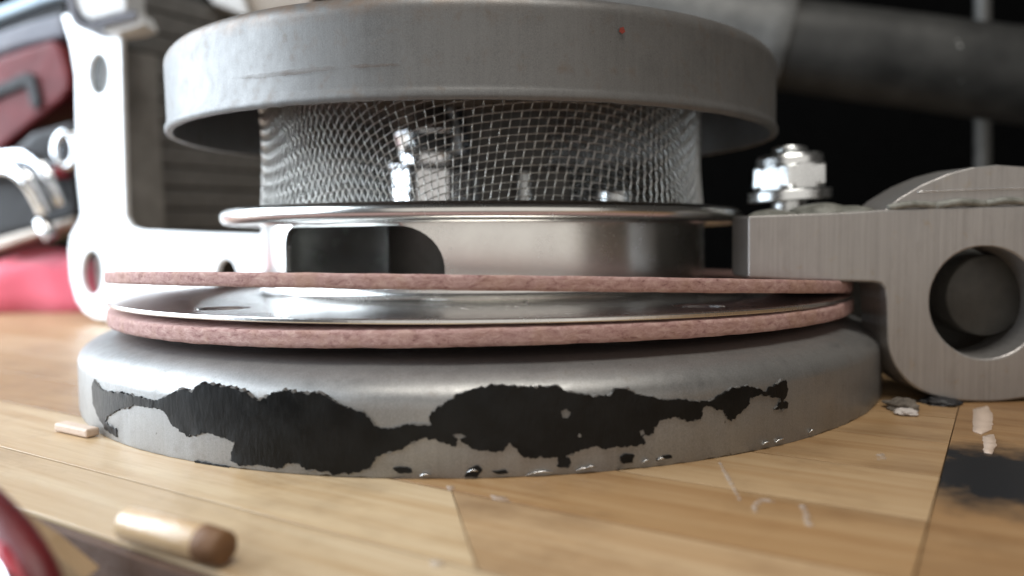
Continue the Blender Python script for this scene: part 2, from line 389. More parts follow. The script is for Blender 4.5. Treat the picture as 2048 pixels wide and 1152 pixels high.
q = G(1880, 806); lump('debris', (q.x, q.y, ZB + .2), 2.2, 'rubber', 'flat black smear for the contact shadow under the ear of the bracket', 'debris', .25, 8)  # flat black lump standing in for the contact shadow

# ------------------------------------------------------------------ lower cup
AX, AY = -4.4, 132.0
cupb = (AX, AY, ZB)
cup = tag(empty('lower_cup', cupb), 'round grey steel cup with flaking black paint, standing on the bench', 'cup')
RC = 60.0; ztop = -13.1
prof = [(RC + .0, ZB + .02), (RC + .06, ZB + .5), (RC, -16.9)] + arc(RC - 7.5, -16.9, 7.5, 3.8, 8, 90, 14) + [(40, ztop), (30, ztop), (30, ztop - 1), (46, ztop - 1)] + arc(RC - 8.2, -17.4, 7, 3.2, 90, 8, 8) + [(RC - 1.1, -18), (RC - 1.1, ZB + .02)]
def cj(a, r, z, j):
    q_ = noise.noise(Vector((math.sin(a) * 9, math.cos(a) * 9, z * .2))) * .10
    if j in (0, 1): q_ += .10 * noise.noise(Vector((math.sin(a) * 60, math.cos(a) * 60, j)))
    return r + q_, z + (max(0, noise.noise(Vector((math.sin(a) * 70, math.cos(a) * 70, 3)))) * .25 if j == 0 else 0)
ctl = lambda x, y, z: -.018 * (y + 53) * max(0, min(1, (z + 18) / 4.5))
body = mesh_obj('cup_body', *lathe(prof, AX, AY, 420, ctl, jit=cj), 'cup', cup, auto=50)
def cup_sz(px, py):
    """photo point -> unrolled position (arc length, height) on the cup wall"""
    v = ray(px, py); ox, oy = -AX, -AY; a = v.x ** 2 + v.y ** 2; b = ox * v.x + oy * v.y; c_ = ox * ox + oy * oy - RC * RC
    k = (-b - math.sqrt(max(b * b - a * c_, 0))) / a; p_ = v * k
    return (RC * math.atan2(p_.x - AX, -(p_.y - AY)), p_.z)
def on_wall(r, s, z, cx=AX, cy=AY, R=RC): return (cx + r * math.sin(s / R), cy - r * math.cos(s / R), z)
L6 = lambda l: [(100 + x / 1.92, 400 + y / 1.92) for x, y in l]
L7 = lambda l: [(900 + x / 1.92, 400 + y / 1.92) for x, y in l]
big = L6([(175, 690), (205, 730), (290, 745), (350, 755), (410, 770), (460, 750), (480, 740), (510, 725), (550, 735), (565, 715), (590, 700), (640, 710), (700, 720), (760, 740), (800, 770), (850, 745), (900, 730), (960, 740), (1040, 740), (1090, 770), (1150, 800), (1200, 810), (1230, 840), (1250, 870), (1300, 880), (1350, 865), (1400, 860), (1460, 862), (1455, 830), (1500, 790)]) \
    + L7([(20, 752), (60, 735), (100, 725), (160, 710), (260, 715), (330, 720), (400, 715), (440, 730), (500, 745), (560, 750), (610, 750), (640, 725), (680, 725), (720, 745), (800, 765), (900, 765), (960, 770), (1000, 770), (1040, 745), (1080, 725), (1140, 712), (1180, 725), (1205, 735), (1230, 715), (1285, 690), (1290, 740), (1275, 770), (1295, 780), (1290, 800), (1240, 803), (1260, 785), (1265, 760), (1220, 752), (1190, 747), (1150, 757), (1140, 790), (1110, 820), (1075, 850), (1055, 820), (1020, 797), (980, 787), (965, 810), (960, 840), (930, 850), (890, 840), (850, 830), (800, 850), (780, 870), (780, 895), (740, 905), (750, 930), (700, 945), (640, 945), (600, 955), (560, 945), (520, 955), (480, 965), (440, 985), (465, 1005), (450, 1030), (415, 1020), (415, 990), (350, 985), (280, 985), (250, 950), (230, 930), (200, 960), (150, 965), (90, 955), (50, 930), (30, 905)]) \
    + L6([(1560, 945), (1500, 925), (1440, 910), (1390, 930), (1360, 950), (1290, 970), (1250, 985), (1230, 1030), (1180, 1045), (1100, 1050), (1060, 1040), (990, 1035), (960, 1010), (920, 1010), (880, 1030), (800, 1015), (740, 1020), (700, 1000), (705, 960), (715, 930), (680, 915), (650, 905), (610, 890), (580, 900), (530, 905), (500, 880), (470, 860), (455, 830), (430, 800), (400, 797), (330, 787), (270, 802), (230, 830), (215, 850), (260, 880), (265, 910), (220, 880), (190, 830), (170, 780), (168, 720)])
holes_px = [L7([(425, 810), (445, 800), (465, 815), (450, 835), (430, 835)]), L7([(725, 885), (740, 880), (745, 895), (730, 905)]), L6([(1545, 900), (1580, 895), (1600, 905), (1570, 920)])]
small = [L7([(652, 985), (670, 975), (705, 978), (700, 1005), (665, 1012), (655, 1000)]), L7([(812, 980), (845, 975), (850, 988), (820, 993)]), L7([(790, 995), (800, 990), (802, 1000), (792, 1002)]), L6([(1318, 1028), (1350, 1022), (1388, 1032), (1392, 1046), (1340, 1048)]), L6([(1590, 1060), (1610, 1030), (1645, 1018), (1660, 1035), (1640, 1062)]), L7([(170 - 10, 1040), (210, 1036), (225, 1048), (190, 1052)]),
         L6([(560, 1000), (620, 1010), (680, 1020), (700, 1035), (640, 1030), (570, 1016)]), L6([(320, 965), (360, 972), (380, 985), (340, 980)]), L6([(400, 985), (470, 992), (480, 1003), (420, 998)])]
def patch(px, seed, holes=(), amp=.24):
    o2 = rough_outline([cup_sz(*q_) for q_ in px], .15, amp, seed)
    h2 = [rough_outline([cup_sz(*q_) for q_ in h], .3, .1, seed) for h in holes]
    v2, f2 = fill(o2, h2, (1.1, 1.4))
    def fr(q_): return on_wall(RC + .20 + .07 * noise.noise(Vector((q_[0] * .8, q_[1] * .8, 2))), *q_)
    V, Fc = extrude(v2, f2, fr, lambda q_: on_wall(RC - .3, *q_))
    return mesh_obj('paint_patch', V, Fc, 'black_paint', body, smooth=True, auto=40)
def primer(px, seed):
    o2 = rough_outline([cup_sz(*q_) for q_ in px], .3, .34, seed); v2, f2 = fill(o2, (), (1.1, 1.4))
    return mesh_obj('primer_edge', *extrude(v2, f2, lambda q_: on_wall(RC + .15 + .03 * noise.noise(Vector((q_[0], q_[1], 7))), *q_), lambda q_: on_wall(RC - .3, *q_)), 'primer', body, smooth=True, auto=40)
primer(big, 77)
patch(big, 1, holes_px)['label'] = 'long ragged patch of remaining black paint'
for i, s_ in enumerate(small): patch(s_, 10 + i, amp=.10)
for px, py, w_ in [(1380, 868 + 20, 10), (1620, 862, 11), (1558, 880, 22), (1530, 886, 16), (1180, 934, 16), (1165, 938, 22), (1320, 918, 14), (1080, 945, 40), (945, 942, 18), (958, 938, 10), (850, 950, 16), (1425, 905, 8), (700, 948, 10), (1290, 922, 12)]:
    s0, z0 = cup_sz(px, py); w2 = w_ * .065
    if w_ < 11: continue
    pts = spline([on_wall(RC + .08, s0 - w2 / 2, z0 - .15), on_wall(RC + .22, s0 - w2 * .15, z0 + .10), on_wall(RC + .26, s0 + w2 * .2, z0 + .14), on_wall(RC + .08, s0 + w2 / 2, z0 - .05)], 4)
    n_ = len(pts); mesh_obj('rim_burr', *tube(pts, [.03 + .07 * math.sin(math.pi * k / (n_ - 1)) for k in range(n_)], 7), 'lead', body)

# ------------------------------------------------------------------ lower gasket
def gasket(ri, ro, th, zf, seed, n=420):
    V, Fc = [], []; prof_ = []
    for k in range(5): prof_.append((1, -1 + 2 * k / 4))
    for k in range(4): prof_.append((.75 - .25 * k, 1))
    for k in range(3): prof_.append((0, .5 - .5 * k))
    for k in range(4): prof_.append((.0 + .25 * k, -1))
    K = len(prof_)
    for i in range(n):
        a = 2 * math.pi * i / n; sx, cy_ = math.sin(a), -math.cos(a)
        for (f_, h_) in prof_:
            r = ri + (ro - ri) * f_
            if f_ == 1: r += .09 * noise.noise(Vector((sx * 45, cy_ * 45, h_ * 2 + seed))) + .10 * noise.noise(Vector((sx * 12, cy_ * 12, seed))) - (.07 if abs(h_) == 1 else 0)
            x, y = r * sx, r * cy_
            dz = .07 * noise.noise(Vector((sx * 30, cy_ * 30, seed + h_)))
            V.append((AX + x, AY + y, zf(x, y) + h_ * th / 2 + dz))
    for i in range(n):
        i2 = (i + 1) % n
        for k in range(K): k2 = (k + 1) % K; Fc.append((i * K + k, i2 * K + k, i2 * K + k2, i * K + k2))
    return V, Fc
zlow = lambda x, y: -12.05 - .022 * y + .12 * math.sin(x * .09 + 1)
tag(mesh_obj('gasket', *gasket(37.5, 56.3, 1.75, zlow, 4), 'fibre', base=(AX, AY, -13)), 'lower pink fibre gasket ring lying on the steel cup', 'gasket', 'pink fibre gaskets')

# ------------------------------------------------------------------ strainer: plate, neck, flange, wire screen
TX, TY = -.0125, -.018          # it leans a little
tl = lambda x, y, z=0: TX * x + TY * y
strb = (AX, AY, -11)
st = tag(empty('strainer', strb), 'plated steel oil strainer with wire mesh screen, between the gaskets', 'strainer')
zp = -10.4; tlp = lambda x, y, z=0: -.009 * x - .027 * y
RN = 35.3
# plate, with two rows of bolt holes cut through
Rp = 56.2
outl = [(Rp * math.cos(2 * math.pi * i / 240), Rp * math.sin(2 * math.pi * i / 240)) for i in range(240)]
def circ(cx, cy, r, n=28): return [(cx + r * math.cos(2 * math.pi * i / n), cy + r * math.sin(2 * math.pi * i / n)) for i in range(n)]
hol = [circ(0, 0, 36.9, 160)]
for a in (-36, 31, 98, 164, 230): hol.append(circ(49.5 * math.sin(math.radians(a)), -49.5 * math.cos(math.radians(a)), 2.9))
v2, f2 = fill(outl, hol)
plate = mesh_obj('plate', *extrude(v2, f2, lambda q_: (AX + q_[0], AY + q_[1], zp + tlp(*q_)), lambda q_: (AX + q_[0], AY + q_[1], zp - .55 + tlp(*q_))), 'plate_face', st, smooth=False)
bevel(plate, .14, 2)
# raised collar from plate to neck
pc = [(RN + 2.0, zp + .02)] + arc(RN + 2.0, zp + 1.7, 2.0, 1.68, 270, 180, 8) + [(RN - .8, zp + 1.7), (RN - .8, zp - .4), (RN + 2.0, zp - .4)]
mesh_obj('collar', *lathe(pc, AX, AY, 240, tlp), 'plate_face', st, auto=50)
# neck wall with four windows
zb, zt = zp + 1.0, .05
outl = [(-math.pi * RN, zb), (math.pi * RN, zb), (math.pi * RN, zt), (-math.pi * RN, zt)]
outl = [p_ for a, b in zip(outl, outl[1:] + outl[:1]) for p_ in [tuple(Vector(a).lerp(Vector(b), k / (120 if a[1] == b[1] else 6))) for k in range(120 if a[1] == b[1] else 6)]]
def rrect(x0, x1, z0, z1, rx, rz, n=8):
    out = []
    for cx, cz, a0 in ((x1 - rx, z1 - rz, 0), (x0 + rx, z1 - rz, 90), (x0 + rx, z0 + rz, 180), (x1 - rx, z0 + rz, 270)):
        out += [(cx + rx * math.cos(math.radians(a0 + 90 * k / n)), cz + rz * math.sin(math.radians(a0 + 90 * k / n))) for k in range(n + 1)]
    return out
wins = []
def window(x0, x1, z0, z1):
    out = []
    for cx, cz, a0, rx, rz in ((x1 - 6.0, z1 - 5.2, 0, 6.0, 5.2), (x0 + 2.6, z1 - 2.8, 90, 2.6, 2.8), (x0 + 1, z0 + .8, 180, 1, .8), (x1 - 1, z0 + .8, 270, 1, .8)):
        out += [(cx + rx * math.cos(math.radians(a0 + 10 * k)), cz + rz * math.sin(math.radians(a0 + 10 * k))) for k in range(10)]
    return out
for a in (-27.3, 150): wins.append(window(math.radians(a - 21.2) * RN, math.radians(a + 21.2) * RN, zb + 2.0, -.55))
v2, f2 = fill(outl, wins, (1.2, 1.6))
cyl = lambda r: (lambda q_: (AX + r * math.sin(q_[0] / RN), AY - r * math.cos(q_[0] / RN), q_[1] + tl(r * math.sin(q_[0] / RN), -r * math.cos(q_[0] / RN))))
mesh_obj('neck', *extrude(v2, f2, cyl(RN), cyl(RN - .8)), 'plated', st, auto=40)
# rolled flange under the screen
fl = [(RN - .8, -.1), (RN, -.1)] + arc(RN + 1.6, -.45, 1.6, 1.1, 180, 90, 8)[1:] + [(38.2, .55), (39.4, .35)] + arc(39.9, 1.05, 1.15, 1.15, -70, 110, 12) + [(38.4, 1.75), (RN + .4, 1.75), (RN - .8, 1.75)]
flg = mesh_obj('flange', *lathe(fl, AX, AY, 260, tl), 'plated', st, auto=60)
mesh_obj('retaining_ring', *lathe([(RN - .5, 1.7), (RN + .35, 1.7), (RN + .35, 2.3), (RN - .5, 2.3)], AX, AY, 200, tl), 'wire', flg, auto=40)
# wire screen: two families of woven wires
zs0, zs1 = 1.9, 23.4
def slopeA(u): a = u / RN; return 1.0 * math.exp(-((a + .85) / .5) ** 2) + .10 * math.exp(-(a / .6) ** 2) - .40 * math.exp(-((a - 1.0) / .5) ** 2)
def shearB(u): a = u / RN; return -.72 * math.exp(-((a + .72) / .48) ** 2) + .22 * math.exp(-((a - .25) / .5) ** 2)
NA = 720; GA = [0.0]
us = [-math.pi * RN + 2 * math.pi * RN * i / NA for i in range(NA + 1)]
for i in range(NA): GA.append(GA[-1] + slopeA(us[i]) * (us[1] - us[0]))
mid = GA[NA // 2]; GA = [q_ - mid for q_ in GA]
def Gf(u):
    f_ = (u + math.pi * RN) / (2 * math.pi * RN) * NA; i = max(0, min(NA - 1, int(f_))); return GA[i] + (GA[i + 1] - GA[i]) * (f_ - i)
def scr(u, v, off):
    k = (v - zs0) / (zs1 - zs0); R_ = RN - .25 - .55 * math.sin(math.pi * min(max(k, 0), 1)) + off + .14 * noise.noise(Vector((u * .10, v * .12, 5)))
    x, y = R_ * math.sin(u / RN), -R_ * math.cos(u / RN)
    return Vector((AX + x, AY + y, v + tl(x, y)))
PA, PB, AMP, RW = .96, 1.18, .09, .082
SV, SF = [], []
def wire(pts):
    if len(pts) < 3: return
    b = len(SV); v_, f_ = tube(pts, RW, 5, cap=False); SV.extend(v_); SF.extend(tuple(b + i for i in f) for f in f_)
nb = int(2 * math.pi * RN / PB)
for j in range(-40, 60):                                        # hoop wires
    run = []; off = .06 * random.uniform(-1, 1)
    for i in range(int(nb * 4) + 1):
        a = -math.pi * RN + i * PB / 4; v = 3 + j * PA + off + Gf(a)
        u = a + shearB(a) * (v - 12)
        if zs0 <= v <= zs1: run.append(scr(u, v, AMP * math.cos(math.pi * (i / 4 + j))))
        else: wire(run); run = []
    wire(run)
for i in range(nb):                                             # upright wires
    a = -math.pi * RN + i * PB + .07 * random.uniform(-1, 1); run = []
    g0 = Gf(a); k0 = int((zs0 - 3 - g0) / PA * 4) - 1; k1 = int((zs1 - 3 - g0) / PA * 4) + 1
    for k in range(k0, k1 + 1):
        v = 3 + k * PA / 4 + g0
        if zs0 - .2 <= v <= zs1 + .2: run.append(scr(a + shearB(a) * (v - 12), v, -AMP * math.cos(math.pi * (i + k / 4))))
    wire(run)
scrn = mesh_obj('wire_screen', SV, SF, 'wire', st); scrn['kind'] = 'stuff'

mesh_obj('baffle', *lathe([(0, 1.9), (34.0, 1.9), (34.0, .6), (0, .6)], AX, AY, 96, tl, closed=False), 'cast_dark', st, auto=40)
mesh_obj('inner_tube', *lathe([(8.5, -9.8), (9.0, -9.8), (9.0, .6), (8.5, .6)], AX - 6, AY - 6, 48), 'cast_grey', st, auto=40)
# polished pick-up tube and grey block inside the screen
pk = P(862, 372, 138)
pt = tag(empty('pickup_tube', (pk.x, 140, 1.9)), 'stepped chrome pickup tube seen inside the wire screen', 'tube')
mesh_obj('tube_foot', *lathe([(0, 1.9), (7.4, 1.9), (7.4, 9.4)] + arc(6.8, 9.4, .6, .6, 0, 90, 4) + [(5.6, 10.0)], pk.x, 140, 64, closed=False), 'chrome', pt, auto=40)
mesh_obj('tube_dome', *lathe([(5.6, 9.9), (5.5, 11), (6.4, 15)] + arc(2.4, 16.2, 4.3, 4.6, -10, 90, 12) + [(0, 20.8)], pk.x, 140, 64, closed=False), 'chrome', pt, auto=40)
mesh_obj('tube_band', *lathe([(5.6, 10.0), (7.9, 10.0), (8.0, 10.3), (7.9, 10.6), (5.6, 10.7)], pk.x, 140, 64), 'chrome', pt, auto=40)
bl = P(903, 262, 136)
mesh_obj('reflection_bar', *box_v(bl, (1.35, -.7, 0), (.12, .22, 0), (-.75, 0, 3.7)), 'white_alloy', pt, smooth=False)  # white box standing in for a bright reflection in the chrome
mesh_obj('reflection_edge', *box_v(bl + Vector((2.1, -.9, 0)), (.55, -.3, 0), (.15, .3, 0), (-.75, 0, 3.7)), 'rubber', pt, smooth=False)  # black box for the dark edge of that reflection
pb = P(1040, 375, 146)
gb = tag(empty('inner_block', (pb.x, 150, 1.9)), 'dull grey machined block inside the wire screen, right of chrome tube', 'block')
bevel(mesh_obj('block_body', *box_v((pb.x, 150, 5.95), (8.4, 1.2, 0), (-.8, 5, 0), (0, 0, 4.05)), 'cast_grey', gb, smooth=False), .4)
bevel(mesh_obj('block_plate', *box_v((pb.x - 3.4, 152, 15.8), (8.5, .8, 0), (-.2, 2, 0), (0, 0, 5.4)), 'cast_grey', gb, smooth=False), .3)
mesh_obj('block_stud', *lathe([(0, 2), (1.5, 2), (1.5, 9.2), (1.1, 9.6), (0, 9.6)], pb.x + .8, 142.6, 24, closed=False), 'zinc', gb, auto=40)
mesh_obj('block_cap', *lathe([(0, 2), (3.6, 2), (3.6, 5.2), (3.0, 5.8), (0, 5.9)], pb.x + 16.5, 139, 32, closed=False), 'zinc', gb, auto=40)

# ------------------------------------------------------------------ upper gasket (bowed, front lifted, back resting on the plate)
def zup(x, y):
    yy = AY + y; pl = -.0713 * yy - .030 * x; rest = zp + tlp(x, y) + .8
    d_ = pl - rest; k = 1.2
    return rest + (d_ + math.sqrt(d_ * d_ + .08)) / 2
tag(mesh_obj('gasket', *gasket(45.5, 56.2, 1.5, zup, 11), 'fibre', base=(AX, AY, -9)), 'upper pink fibre gasket ring around the strainer neck, lifted at front', 'gasket', 'pink fibre gaskets')

# ------------------------------------------------------------------ steel lid over the screen
CX, CY, RL = -5.4, 132.0, 46.6
lid = tag(empty('steel_cap', (CX, CY, 13)), 'grey blasted steel cap, pan-like, over the top of the wire screen', 'pan')
tl2 = lambda x, y, z: -.013 * x - .004 * y
pl_ = [(RL - .7, 13.2), (RL + .12, 13.15), (RL + .32, 13.45), (RL + .32, 13.9), (RL + .12, 14.3), (RL - .02, 14.8), (RL, 22.4)] + arc(RL - 1.9, 22.4, 1.9, 2.1, 8, 90, 10) + [(30, 24.9), (0, 25.1), (0, 24.1), (30, 23.9), (RL - 3, 23.4), (RL - 1.0, 22), (RL - 1.0, 14.5)]
def lj(a, r, z, j): q_ = noise.noise(Vector((math.sin(a) * 5, math.cos(a) * 5, z * .1))) * .12; return (r + q_ * (r > 5), z + (.10 * noise.noise(Vector((math.sin(a) * 40, math.cos(a) * 40, 8))) if j < 4 else 0))
cap_shell = mesh_obj('cap_shell', *lathe(pl_, CX, CY, 320, tl2, jit=lj), 'cap', lid, auto=50)
def lid_sz(px, py):
    v = ray(px, py); a = v.x ** 2 + v.y ** 2; b = -CX * v.x - CY * v.y; c_ = CX * CX + CY * CY - RL * RL
    k = (-b - math.sqrt(max(b * b - a * c_, 0))) / a; p_ = v * k; return (RL * math.atan2(p_.x - CX, -(p_.y - CY)), p_.z)
def lid_patch(name, px, mat, amp, seed):
    o2 = rough_outline([lid_sz(*q_) for q_ in px], .25, amp, seed); v2, f2 = fill(o2, (), (.8, .8))
    V, Fc = [on_wall(RL + .17, s_, z_, CX, CY, RL) for s_, z_ in v2], [tuple(f) for f in f2]
    return mesh_obj(name, V, Fc, mat, cap_shell)
lid_patch('rust_streak', [(455, 158), (520, 148), (600, 138), (680, 131), (800, 127), (800, 132), (680, 139), (600, 149), (520, 158)], 'rust', .12, 2)
lid_patch('paint_speck', [(1238, 56), (1246, 54), (1249, 64), (1243, 68), (1237, 64)], 'red_fleck', .05, 3)
lid_patch('paint_speck', [(1222, 54), (1236, 55), (1236, 58), (1224, 57)], 'rust', .05, 4)

# ------------------------------------------------------------------ bracket at right
DB = 99.0
def xz(px, py): q_ = P(px, py, DB); return (q_.x, q_.z)
br_base = (*[xz(1960, 800)[0]], DB + 4, ZB)
br = tag(empty('bracket', br_base), 'machined aluminium bracket with round holed ear at the right', 'bracket')
def arcpx(cx, cy, r, a0, a1, n): return [(cx + r * math.cos(math.radians(a0 + (a1 - a0) * i / n)), cy + r * math.sin(math.radians(a0 + (a1 - a0) * i / n))) for i in range(n + 1)]
def smooth_px(l): return [(q_.x, q_.y) for q_ in spline([Vector((x, y, 0)) for x, y in l], 5)]
out_px = [(1497, 432), (1700, 424), (1790, 418), (2260, 404), (2260, 660)] + smooth_px([(2200, 680), (2150, 745), (2090, 785), (2020, 801), (1950, 804), (1880, 796), (1830, 775), (1796, 742), (1779, 706), (1775, 680)]) + [(1773, 600), (1770, 578), (1762, 568), (1748, 565), (1600, 561), (1497, 556)]
hole_px = arcpx(1972, 605, 112, 0, 350, 47)
v2, f2 = fill([xz(*q_) for q_ in out_px], [[xz(*q_) for q_ in hole_px]])
bb = mesh_obj('bracket_body', *extrude(v2, f2, lambda q_: (q_[0], DB, q_[1]), lambda q_: (q_[0], DB + 7.5, q_[1])), 'machined', br, smooth=False); bevel(bb, .30, 3)
boss_px = [(1768, 424), (1800, 398), (1850, 368), (1900, 347), (1950, 334), (2000, 329), (2060, 333), (2130, 352), (2200, 390), (2230, 424)]
v2, f2 = fill([xz(*q_) for q_ in boss_px]); bo = mesh_obj('boss', *extrude(v2, f2, lambda q_: (q_[0], DB + .5, q_[1]), lambda q_: (q_[0], DB + 9, q_[1])), 'machined', br, smooth=False); bevel(bo, .35, 3)
for i, (a, b, y0, rr_) in enumerate([(1775, 1880, 412, .42), (1870, 1970, 408, .48), (1965, 2060, 405, .45)]):
    pts = spline([P(a, y0 + 4, DB + .45), P((a + b) / 2, y0 - 4, DB + .2), P(b, y0, DB + .45)], 6); mesh_obj('weld_bead', *tube(pts, rr_, 10), 'sealant', bo)
pts = [P(1835, 384, DB + .45), P(1900, 381, DB + .40), P(2000, 378, DB + .40), P(2060, 376, DB + .45)]; mesh_obj('score_line', *tube(spline(pts, 4), .10, 6), 'lead', bo)
pl0 = P(1966, 590, DB + 5)
mesh_obj('plug', *lathe([(0, 0), (5.1, 0), (5.3, .2), (5.3, 4)], 0, 0, 48, closed=False), 'cast_dark', br)
pg = bpy.data.objects[-1] if False else [o for o in br.children if o.name.startswith('plug')][0]
pg.data.transform(Matrix.Translation(Vector(((br_base[0] - 0) * S, (br_base[1]) * S, br_base[2] * S))))   # back to lathe origin
pg.data.transform(Matrix.Rotation(math.radians(-90), 4, 'X'))
pg.data.transform(Matrix.Translation(Vector(((pl0.x - br_base[0]) * S, (DB + 4.2 - br_base[1]) * S, (pl0.z - br_base[2]) * S))))
# lug behind the arm that carries the stud, with lumps of sealant
nut_c = P(1578, 402, 117.5); nx, ny, nz = nut_c
bevel(mesh_obj('lug', *box_v((nx + .6, 115.6, -3.6), (5.6, 0, 0), (0, 9.0, 0), (0, 0, 3.9)), 'cast_grey', br, smooth=False), .3)
for k, (px, py, rd, sd) in enumerate([(1545, 436, 3.2, 1), (1640, 429, 4.2, 3), (1705, 428, 3.0, 4)]):
    c = P(px, py, 104.5 + (k % 2) * 2); o = lump('sealant_lump', (c.x, c.y, c.z), rd, 'sealant', '', '', .36, sd, amp=.10); 
    for kk in ('label', 'category'):
        if kk in o: del o[kk]
    o.parent = br; o.location = W((c.x, c.y, ZB)) - W(br_base)
# stud, washer, nut
tag(mesh_obj('stud', *lathe([(0, .3), (2.55, .3), (2.55, nz + 6.6)] + [(2.55 - .22 * (k % 2), nz + 6.6 + .22 * k) for k in range(5)] + [(2.2, nz + 7.9), (0, nz + 8.0)], nx, ny, 40, closed=False), 'zinc', base=(nx, ny, .3), auto=30), 'threaded steel stud end poking out above the nut', 'stud')
wt = lambda x, y, z: .05 * x
tag(bevel(mesh_obj('washer', *lathe([(2.7, nz + .05), (5.9, nz + .05), (5.9, nz + 1.55), (2.7, nz + 1.55)], nx, ny, 72, wt), 'zinc', base=(nx, ny, nz), auto=40), .15), 'flat zinc washer under the hex nut', 'washer')
def hexr(a, ap): a = (a + math.radians(20)) % (math.pi / 3) - math.pi / 6; return ap / math.cos(a)
V, Fc = [], []; n = 120
rings = [(4.75, .0), (5.15, .12), (5.75, .6), (5.85, 1.0), (5.85, 2.9), (5.6, 3.25), (5.0, 3.55), (4.75, 3.65), (4.72, 4.6), (4.45, 5.05), (3.9, 5.25), (3.1, 5.3), (2.6, 5.0)]
for rad, z in rings:
    for i in range(n):
        a = 2 * math.pi * i / n; r = min(hexr(a, 4.95), rad); x, y = r * math.sin(a), -r * math.cos(a); V.append((nx + x, ny + y, nz + 1.6 + z + .05 * x))
for k in range(len(rings) - 1):
    for i in range(n): i2 = (i + 1) % n; Fc.append((k * n + i, k * n + i2, (k + 1) * n + i2, (k + 1) * n + i))
tag(mesh_obj('hex_nut', V, Fc, 'zinc', base=(nx, ny, nz + 1.6), auto=22), 'shiny zinc hex lock nut with rounded collar, on the bracket', 'nut')

# ------------------------------------------------------------------ dark engine casing behind the bracket
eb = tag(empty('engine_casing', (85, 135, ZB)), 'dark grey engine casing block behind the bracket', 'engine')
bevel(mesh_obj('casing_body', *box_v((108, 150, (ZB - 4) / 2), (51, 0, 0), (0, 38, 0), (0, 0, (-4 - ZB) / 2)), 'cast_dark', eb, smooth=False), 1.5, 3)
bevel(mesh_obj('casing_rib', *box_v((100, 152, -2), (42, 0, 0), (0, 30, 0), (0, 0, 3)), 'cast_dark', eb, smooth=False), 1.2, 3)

# ------------------------------------------------------------------ pipe and rod, upper right
a, b = P(2300, 187, 205), P(1560, 88, 222)
pp = tag(empty('engine_pipe', (a.x, a.y, a.z)), 'thick dark grey pipe with white specks, upper right behind the lid', 'pipe')
c0 = P(1180, 20, 236)
mesh_obj('pipe_run', *tube([a.lerp(b, k / 12) for k in range(13)], 12.2, 40), 'pipe', pp, auto=40)
mesh_obj('pipe_elbow', *tube(spline([b.lerp(a, .02), b.lerp(c0, .35), c0, P(1000, -40, 240), P(850, -140, 240)], 6), [12.8, 13.4, 13.2] + [13] * 22, 40), 'cast_mid', pp, auto=40)
q1, q0 = P(1965, -60, 250), P(1965, 520, 250)
tag(mesh_obj('steel_rod', *tube([q0, q1], 2.3, 16), 'cast_mid', base=(q0.x, q0.y, q0.z), auto=40), 'thin upright steel rod passing behind the dark pipe', 'rod')

# ------------------------------------------------------------------ finned housing with bright flange frame, left
fr0 = P(190, 400, 200); fdir = Vector((.866, -.5, 0)); fn = Vector((-.5, -.866, 0))
def on_frame(px, py):
    v = ray(px, py); k = fr0.dot(fn) / v.dot(fn); p_ = v * k; return ((p_ - fr0).dot(fdir), p_.z)
hs = tag(empty('finned_housing', (fr0.x, fr0.y, ZB)), 'finned grey engine housing with bright bolt flange, behind the left side', 'housing')
fo = [(122, 30), (140, 90), (150, 150), (152, 250), (153, 340), (162, 425), (158, 440), (141, 470), (137, 500), (141, 560), (152, 600), (168, 625), (190, 638), (215, 641), (540, 644), (540, 470), (400, 466), (285, 461), (262, 455), (250, 435), (247, 350), (243, 220), (240, 60), (236, 20), (180, 15)]
def ell(cx, cy, rx, ry, n=26): return [(cx + rx * math.cos(2 * math.pi * i / n), cy + ry * math.sin(2 * math.pi * i / n)) for i in range(n)]
v2, f2 = fill([on_frame(*q_) for q_ in fo], [[on_frame(*q_) for q_ in ell(197, 148, 21, 42)], [on_frame(*q_) for q_ in ell(183, 546, 22, 46)], [on_frame(*q_) for q_ in ell(452, 560, 22, 42)]])
f3 = lambda off: (lambda q_: fr0 + fdir * q_[0] + Vector((0, 0, q_[1] - fr0.z)) - fn * off)
bevel(mesh_obj('flange_frame', *extrude(v2, f2, f3(0), f3(1.6)), 'white_alloy', hs, smooth=False), .5, 3)
sd = Vector((.454, .891, 0)); s0 = P(238, 300, 203)
zf0 = P(250, 462, 205).z - 5.8
for k in range(12):
    zc = zf0 + k * 5.75
    ln = 46; c = s0 + sd * ln; c.z = zc + 2.75
    o = mesh_obj('fin', *box_v(c, sd * ln, Vector((-.891, .454, 0)) * 1.2, (0, 0, 2.60 + .08 * random.uniform(-1, 1))), 'fin', hs, smooth=False); bevel(o, .35, 2)
c = s0 + sd * 46 + Vector((-.891, .454, 0)) * 5; c.z = zf0 + 30
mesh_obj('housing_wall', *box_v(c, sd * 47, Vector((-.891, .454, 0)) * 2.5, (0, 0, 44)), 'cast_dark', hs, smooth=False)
# body behind flange holes
c = fr0 - fn * 9 - fdir * 3; c.z = 12
mesh_obj('housing_core', *box_v(c + fdir * 3, fdir * 7.5, fn * 5, (0, 0, 33)), 'cast_grey', hs, smooth=False)
